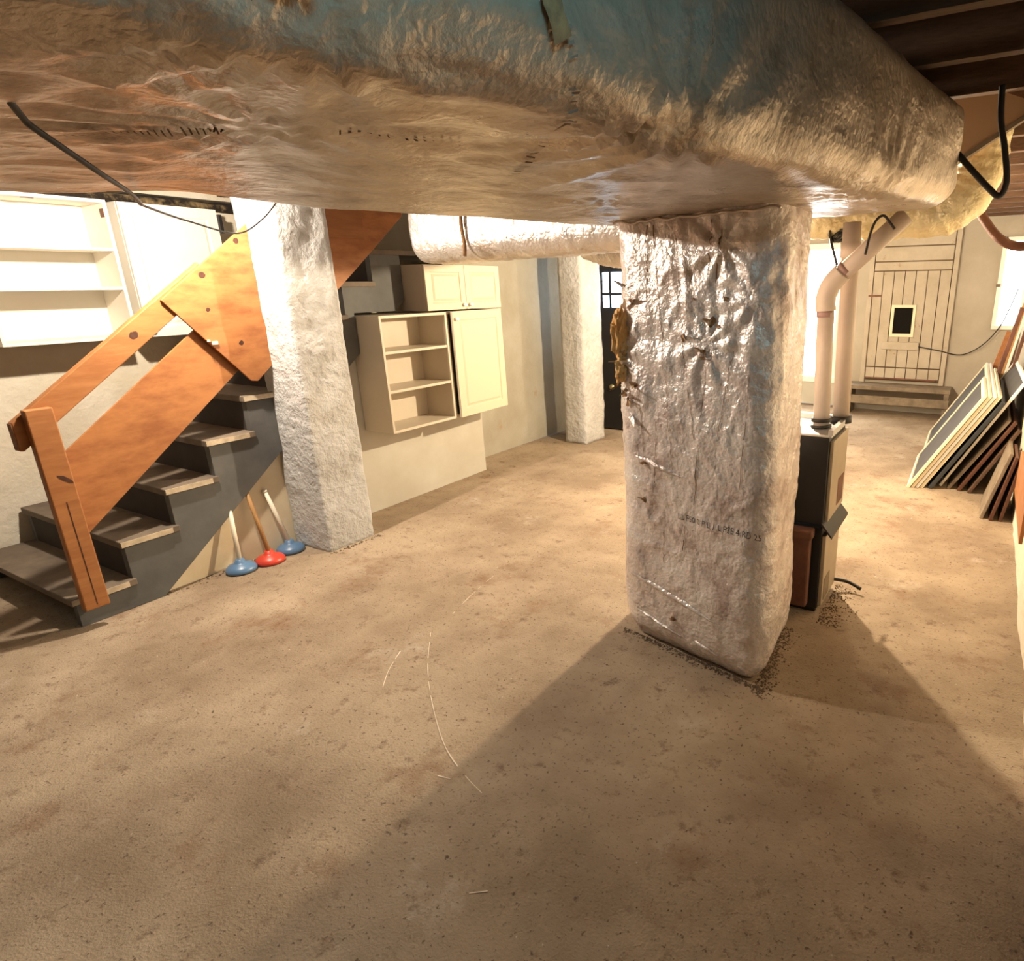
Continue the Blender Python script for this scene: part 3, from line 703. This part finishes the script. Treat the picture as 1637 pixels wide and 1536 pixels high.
# ------------------------------------------------------------------ plungers by the stairs
def plunger(x, y_, m, sm, tx, ty, tz_, label, r=.078):
    t = thing('plunger', (x, y_, 0), label, 'plunger', 'plungers leaning under the stairs')
    z = fh(x, y_)+.004
    obj('rubber_cup', lathe([(r*.94, 0), (r, .006), (r*.98, .018), (r*.80, .034), (r*.45, .046), (.026, .052), (.022, .068), (.014, .07)], (x, y_, z), 28), m, t, smooth=True)
    obj('handle', tube([(x, y_, z+.06), (tx, ty, tz_)], .0115, 12), sm, t, smooth=True)
    obj('handle_tip', blob((tx, ty, tz_), .015, .015, .015, 0, 1, 2), sm, t, smooth=True)
plunger(-3.50, 1.725, 'blue', 'cstick', -3.588, 1.775, .40, 'blue rubber plunger nearest the stair foot, with a cream handle')
plunger(-3.475, 1.875, 'red', 'wstick', -3.590, 1.875, .46, 'red rubber plunger with a brown wooden handle under the stairs')
plunger(-3.515, 2.025, 'blue', 'cstick', -3.592, 1.985, .38, 'blue rubber plunger tucked against the foot of the pillar')

# ------------------------------------------------------------------ furnace
Fu = thing('furnace', (-.84, 2.87, 0), 'black metal furnace behind the foil column, with pipes on top', 'furnace')
obj('upper_cabinet', box(-1.12, -.545, 2.68, 3.02, .455, .86), 'black', Fu, bevel=.006)
sp = obj('side_panel', box(-.545, -.528, 2.70, 3.015, .47, .84), 'cover', Fu, bevel=.003)
obj('rating_plate', box(-.5279, -.5265, 2.86, 2.98, .50, .63), 'rust', sp)
obj('lower_cabinet', box(-1.12, -.55, 2.70, 3.02, .03, .44), 'black', Fu, bevel=.006)
sp = obj('side_panel', box(-.55, -.532, 2.71, 3.01, .04, .395), 'cover', Fu, bevel=.003)
obj('rating_plate', box(-.5319, -.530, 2.74, 2.85, .06, .17), 'greyboard', sp)
obj('drip_flange', hexa((-.55, 2.67, .46), (-.55, 3.03, .46), (-.50, 3.03, .40), (-.50, 2.67, .40), (0, 0, .012)), 'black', Fu)
obj('top_plate', box(-1.12, -.535, 2.675, 3.03, .86, .872), 'galv', Fu, bevel=.003)
obj('top_rim', join(box(-.55, -.53, 2.675, 3.03, .872, .895), box(-1.12, -.53, 3.012, 3.03, .872, .895)), 'galv', Fu)
obj('base_rail', box(-1.10, -.56, 2.72, 3.0, 0, .03), 'black', Fu)
obj('rusty_casing', box(-.72, -.585, 2.625, 2.675, .06, .43), 'rust', Fu, bevel=.01)
obj('casing_lip', box(-.73, -.575, 2.61, 2.676, .40, .445), 'rust', Fu, bevel=.008)
p1 = thing('vent_pipe', (-.615, 2.82, .87), 'pinkish plastic vent pipe bending diagonally up off the furnace', 'pipe')
obj('pipe', tube([(-.615, 2.82, .873), (-.632, 2.82, 1.40)], .036, 24), 'pvc', p1, smooth=True)
obj('elbow', tube(spline([(-.632, 2.82, 1.38), (-.634, 2.82, 1.44), (-.615, 2.82, 1.49), (-.575, 2.82, 1.535)], 8), .042, 24), 'pvc', p1, smooth=True)
obj('pipe', tube([(-.59, 2.82, 1.518), (-.345, 2.82, 1.745)], .036, 24), 'pvc', p1, smooth=True)
obj('primer_band', tube([(-.6325, 2.82, 1.355), (-.6327, 2.82, 1.385)], .0372, 24), 'purple', p1, smooth=True)
obj('primer_band', tube([(-.572, 2.82, 1.537), (-.556, 2.82, 1.553)], .0372, 24), 'purple', p1, smooth=True)
obj('coupling', tube([(-.615, 2.82, .873), (-.616, 2.82, .885)], .046, 24), 'rubber', p1, smooth=True); obj('coupling', tube([(-.616, 2.82, .90), (-.6165, 2.82, .915)], .044, 24), 'rubber', p1, smooth=True)
p2 = thing('vent_pipe', (-.555, 2.965, .87), 'straight plastic vent pipe rising from the far corner of the furnace', 'pipe')
obj('pipe', tube([(-.560, 2.965, .873), (-.578, 2.965, 1.74)], .038, 24), 'pvc', p2, smooth=True)
obj('coupling', tube([(-.560, 2.965, .873), (-.561, 2.965, .905)], .050, 24), 'rubber', p2, smooth=True)
obj('coupling', tube([(-.5765, 2.965, 1.60), (-.578, 2.965, 1.66)], .043, 24), 'pvc', p2, smooth=True)
def cable(name, pts, r, label, cat='cable', m='rubber', group=None):
    p = spline(pts, 12); return tag(obj(name, tube(p, r, 8), m, smooth=True, base=tuple(pts[0])), label, cat, group)
cable('drain_hose', [(-.55, 2.99, .06), (-.47, 3.02, .045), (-.40, 3.0, .03)], .009, 'short black drain hose at the foot of the furnace', 'hose')
cable('control_cable', [(-.475, 2.74, 1.60), (-.462, 2.74, 1.68), (-.445, 2.74, 1.725), (-.42, 2.74, 1.74), (-.395, 2.74, 1.715), (-.375, 2.745, 1.69)], .005, 'thin black cable looped over the diagonal vent pipe', 'cable')
cable('control_cable', [(-.70, 3.08, 1.75), (-.69, 3.08, 1.68), (-.66, 3.06, 1.60), (-.63, 3.03, 1.53)], .006, 'thin black cable hanging in the gap left of the straight vent pipe', 'cable')
tag(obj('cable_coil', join(*[tube([V((-.675+.025*math.cos(t*.5+k)+.006*k, 3.10+.01*math.sin(t), 1.70+.025*math.sin(t*.5+k*2))) for t in range(14)], .007, 6) for k in range(4)]), 'rubber', smooth=True), 'tangled black cable coil hung high between the foil column and pipes', 'cable')

# ------------------------------------------------------------------ loose cables
cable('hanging_cable', [(-.80, .28, 1.685), (-.871, .322, 1.668), (-.889, .336, 1.662), (-.935, .378, 1.652), (-1.03, .45, 1.643), (-1.30, .60, 1.658), (-1.70, .80, 1.688), (-2.0, .948, 1.715), (-2.5, 1.309, 1.732), (-2.95, 1.739, 1.738), (-3.12, 1.97, 1.823), (-3.25, 2.15, 1.932)], .0034, 'black cable sagging from the trunk duct to the near pillar')
cable('hanging_cable', [(-.31, 2.6, 2.10), (-.29, 2.6, 2.03), (-.224, 2.6, 1.964), (-.146, 2.6, 1.876), (-.07, 2.6, 1.796), (-.033, 2.6, 1.768), (-.018, 2.6, 1.812), (-.036, 2.6, 1.907), (-.06, 2.6, 2.0), (-.07, 2.6, 2.10)], .010, 'thick black cable loop hanging beside the trunk duct end')
cable('black_pipe', [(-.12, 3.45, 1.80), (-.049, 3.42, 1.705), (-.012, 3.4, 1.669), (.035, 3.4, 1.643), (.10, 3.4, 1.637), (.27, 3.4, 1.65)], .020, 'dark pipe curving from the yellow elbow to the right wall', 'pipe', 'rust')
b = thing('wooden_blocking', (-.02, 2.95, 1.95), 'brown wooden board bracketed under the joists at the upper right', 'board')
obj('board', hexa((-.20, 2.93, 1.94), (.05, 2.93, 2.10), (-.30, 2.93, 2.255), (-.36, 2.93, 2.16), (0, .03, 0)), 'paper', b)
obj('board_edge', hexa((-.20, 2.925, 1.925), (.20, 2.925, 2.17), (.20, 2.925, 2.185), (-.20, 2.925, 1.945), (0, .04, 0)), 'greyboard', b)
cable('wall_wire', [(-.70, 7.92, .775), (-.50, 7.93, .74), (-.25, 7.94, .70), (-.05, 7.93, .82), (.10, 7.92, 1.05), (.20, 7.9, 1.4)], .006, 'thin wire drooping across the back wall from the old door', 'wire')

# ------------------------------------------------------------------ screens and boards against the right wall
def screen(name, A, Bt, run, th, m, ms, label, cat, group=None, fwid=.035, mid=None):
    """A bottom-near corner, Bt top-near corner, run = vector along its length"""
    A, Bt, run = V(A), V(Bt), V(run); hgt = (Bt-A); nrm = run.cross(hgt).normalized()*th
    t = thing(name, tuple(A+run*.5), label, cat, group); uh = hgt.normalized()*fwid; ur = run.normalized()*fwid
    obj('rail', hexa(A, A+run, A+run+uh, A+uh, nrm), m, t); obj('rail', hexa(Bt-uh, Bt-uh+run, Bt+run, Bt, nrm), m, t)
    obj('stile', hexa(A+uh, A+ur+uh, Bt+ur-uh, Bt-uh, nrm), m, t); obj('stile', hexa(A+uh+run-ur, A+uh+run, Bt-uh+run, Bt-uh+run-ur, nrm), m, t)
    if mid: q = A+run*mid; obj('middle_stile', hexa(q+uh, q+ur+uh, Bt-A+q+ur-uh, Bt-A+q-uh, nrm), m, t)
    obj('insect_mesh', hexa(A+ur+uh+nrm*.4, A+run-ur+uh+nrm*.4, Bt+run-ur-uh+nrm*.4, Bt+ur-uh+nrm*.4, nrm*.15), ms, t)
    return t
def lean(k): return V((-.405+k, 4.93, .006)), V((.025+k, 4.93, .735))
GS = 'frames leaning on the right wall'
n_ = 0
for k, run, th, m, lab, mid in ((0, (-.022, .99, 0), .020, 'frame', 'shortest cream-framed screen, outermost of the leaning stack', None),
                           (.030, (-.046, 2.05, 0), .020, 'frame', 'long cream-framed screen directly behind the shortest one', .5),
                           (.060, (-.045, 2.0, 0), .020, 'wframe', 'pale screen in the middle of the leaning stack', None),
                           (.090, (-.036, 1.6, 0), .022, 'frame', 'innermost cream-framed screen of the leaning stack, next to black sheet', None)):
    a, b_ = lean(k); screen('window_screen', a+V((0, .012*n_, 0)), b_+V((0, .012*n_, 0)), run, th, m, 'mesh', lab, 'screen', GS, mid=mid); n_ += 1
screen('window_screen', (-.19, 5.06, .012), (.262, 5.05, .84), (-.03, 1.35, 0), .018, 'wframe', 'mesh', 'white-framed screen standing taller than the cream stack', 'screen', GS, fwid=.03)
def sheet(name, A, Bt, run, th, m, label, cat, group=None):
    A, Bt, run = V(A), V(Bt), V(run); nrm = run.cross(Bt-A).normalized()*th
    return tag(obj(name, hexa(A, A+run, Bt+run, Bt, nrm), m, bevel=.003), label, cat, group)
sheet('black_sheet', (-.262, 4.97, .006), (.135, 4.97, .69), (0, 1.2, 0), .03, 'bsheet', 'black plastic sheet leaning behind the cream screens', 'sheet')
GB = 'boards leaning on the right wall'
sheet('leaning_board', (-.135, 5.02, .006), (.195, 5.02, .56), (0, 1.1, 0), .022, 'greyboard', 'grey weathered board just behind the black sheet', 'board', GB)
sheet('leaning_board', (-.065, 5.0, .006), (.232, 5.0, .55), (0, 1.0, 0), .024, 'redwood', 'dark brown board second behind the black sheet', 'board', GB)
sheet('leaning_board', (.005, 4.97, .006), (.262, 4.97, .50), (0, .9, 0), .022, 'darkwood', 'nearly black board closest to the wall behind the stack', 'board', GB)
sheet('leaning_board', (.095, 4.43, .006), (.215, 4.50, .44), (.0, .40, 0), .022, 'greyboard', 'pale-edged short board in front of the stack', 'board', GB)
sheet('leaning_board', (.150, 4.41, .006), (.245, 4.45, .43), (.0, .40, 0), .02, 'redwood', 'short red-brown board with its corner on the floor', 'board', GB)
sheet('leaning_board', (.205, 4.42, .006), (.272, 4.42, .40), (.0, .40, 0), .02, 'redwood', 'short red-brown board flat to the wall, behind its twin', 'board', GB)
tag(obj('wall_board', box(.262, .279, 3.42, 4.35, .24, .50), 'wood', bevel=.003), 'orange pine board fixed low on the right wall', 'board')
def stick(x0, y0, x1, y1, z1, r, m, label):
    a, b_ = V((x0, y0, .01)), V((x1, y1, z1)); t = (b_-a).normalized(); s1 = t.cross(V((0, 1, 0))).normalized()*r; s2 = t.cross(s1)
    tag(obj('wooden_stick', hexa(a-s1-s2, a+s1-s2, a+s1+s2, a-s1+s2, b_-a), m, bevel=.003), label, 'stick', 'sticks in the far right corner')
stick(-.02, 6.3, .215, 6.35, 1.27, .018, 'rust', 'dark brown stick leaning in the far right corner, foremost')
stick(.03, 6.45, .235, 6.5, 1.30, .016, 'wstick', 'mid-brown stick leaning behind the darkest one')
stick(.06, 6.6, .250, 6.62, 1.25, .018, 'wframe', 'white-painted stick leaning among the brown sticks')
stick(.10, 6.2, .262, 6.25, 1.1, .014, 'redwood', 'short reddish stick nearest the right wall')
stick(-.06, 7.0, .17, 7.1, 1.02, .03, 'wood', 'orange wooden stick leaning under the bright window')
stick(.14, 6.75, .268, 6.8, 1.45, .015, 'darkwood', 'tallest blackish stick leaning against the right wall')

# ------------------------------------------------------------------ crumbs
def crumbs(spots, m, name, label, smin, smax):
    vf = []
    for x, y_ in spots:
        s_ = random.uniform(smin, smax); z = fh(x, y_); q = [(random.uniform(-1, 1)*.25, random.uniform(-1, 1)*.25) for _ in range(4)]
        vf.append(([(x+(c+q[i][0])*s_, y_+(d+q[i][1])*s_, z-.001) for i, (c, d) in enumerate(((-1, -1), (1, -1), (1, 1), (-1, 1)))]+[(x+q[0][0]*s_, y_+q[1][1]*s_, z+s_*random.uniform(.5, 1.1))],
                   [(0, 1, 4), (1, 2, 4), (2, 3, 4), (3, 0, 4), (3, 2, 1, 0)]))
    tag(obj(name, join(*vf), m, base=(0, 0, 0)), label, 'debris', kind='stuff')
sp_ = []
for k in range(700):
    t = random.random(); p = CF+CU*(CW*t)-CV*(-.04+abs(random.gauss(0, .016))); sp_.append((p.x, p.y))
for k in range(900):
    t = random.random(); p = CF+CU*(CW+-.045+abs(random.gauss(0, .035)))+CV*(t*.55-.02); sp_.append((p.x, p.y))
for k in range(500): sp_.append((-.53+abs(random.gauss(0, .05)), random.uniform(2.62, 3.05)))
crumbs(sp_, 'soil', 'floor_crumbs', 'dark crumbs and dirt around the foot of the foil column', .0012, .0055)
crumbs([(random.uniform(-3.2, .1), random.uniform(.6, 4.5)) for k in range(200)], 'pebble', 'floor_chips', 'pale chips scattered over the concrete floor', .001, .0035)
crumbs([(random.uniform(-3.4, .1), random.uniform(.5, 5)) for k in range(900)], 'soil', 'floor_grit', 'dark grit scattered over the concrete floor', .001, .003)
crumbs([(-3.59+abs(random.gauss(0, .025)), random.uniform(1.37, 2.12)) for k in range(130)]+[(-3.26+abs(random.gauss(0, .015)), random.uniform(2.1, 2.45)) for k in range(50)], 'soil', 'wall_foot_dirt', 'dirt line where the stair panel meets the floor', .002, .008)

# ------------------------------------------------------------------ bare bulbs
def bulb(x, y_, zl, pw, colr, label, drop=0):
    t = thing('bare_bulb', (x, y_, zl), label, 'lamp', 'bare bulbs on the joists')
    zt = zl+.075
    if drop: obj('cord', tube([(x, y_, ZC-.015), (x, y_, zt+.12)], .004, 8), 'rubber', t)
    obj('socket', lathe([(.02, .05), (.022, .06), (.03, .075), (.05 if not drop else .022, .09), (.05 if not drop else .022, .12)], (x, y_, zt), 18), 'porcelain', t, smooth=True)
    obj('glass_globe', lathe([(.006, -.045), (.02, -.04), (.029, -.02), (.03, 0), (.024, .025), (.016, .045), (.015, .055)], (x, y_, zt), 18), 'bulb', t, smooth=True)
    ld = bpy.data.lights.new('bulb_light', 'POINT'); ld.energy = pw; ld.color = colr; ld.shadow_soft_size = .03
    lo = bpy.data.objects.new('bulb_light', ld); COL.objects.link(lo); lo.parent = t; lo.location = (0, 0, -.005)
bulb(-3.205, 1.56, 2.02, POWER_A, WARM_A, 'bare bulb near the stair railing, hidden behind the trunk duct')
bulb(-1.30, 4.12, 1.62, POWER_B, WARM_B, 'bare bulb hanging on a cord behind the foil column', 1)
bulb(-1.50, 5.60, 1.72, POWER_C, WARM_B, 'bare bulb hanging deepest in the room on a cord', 1)
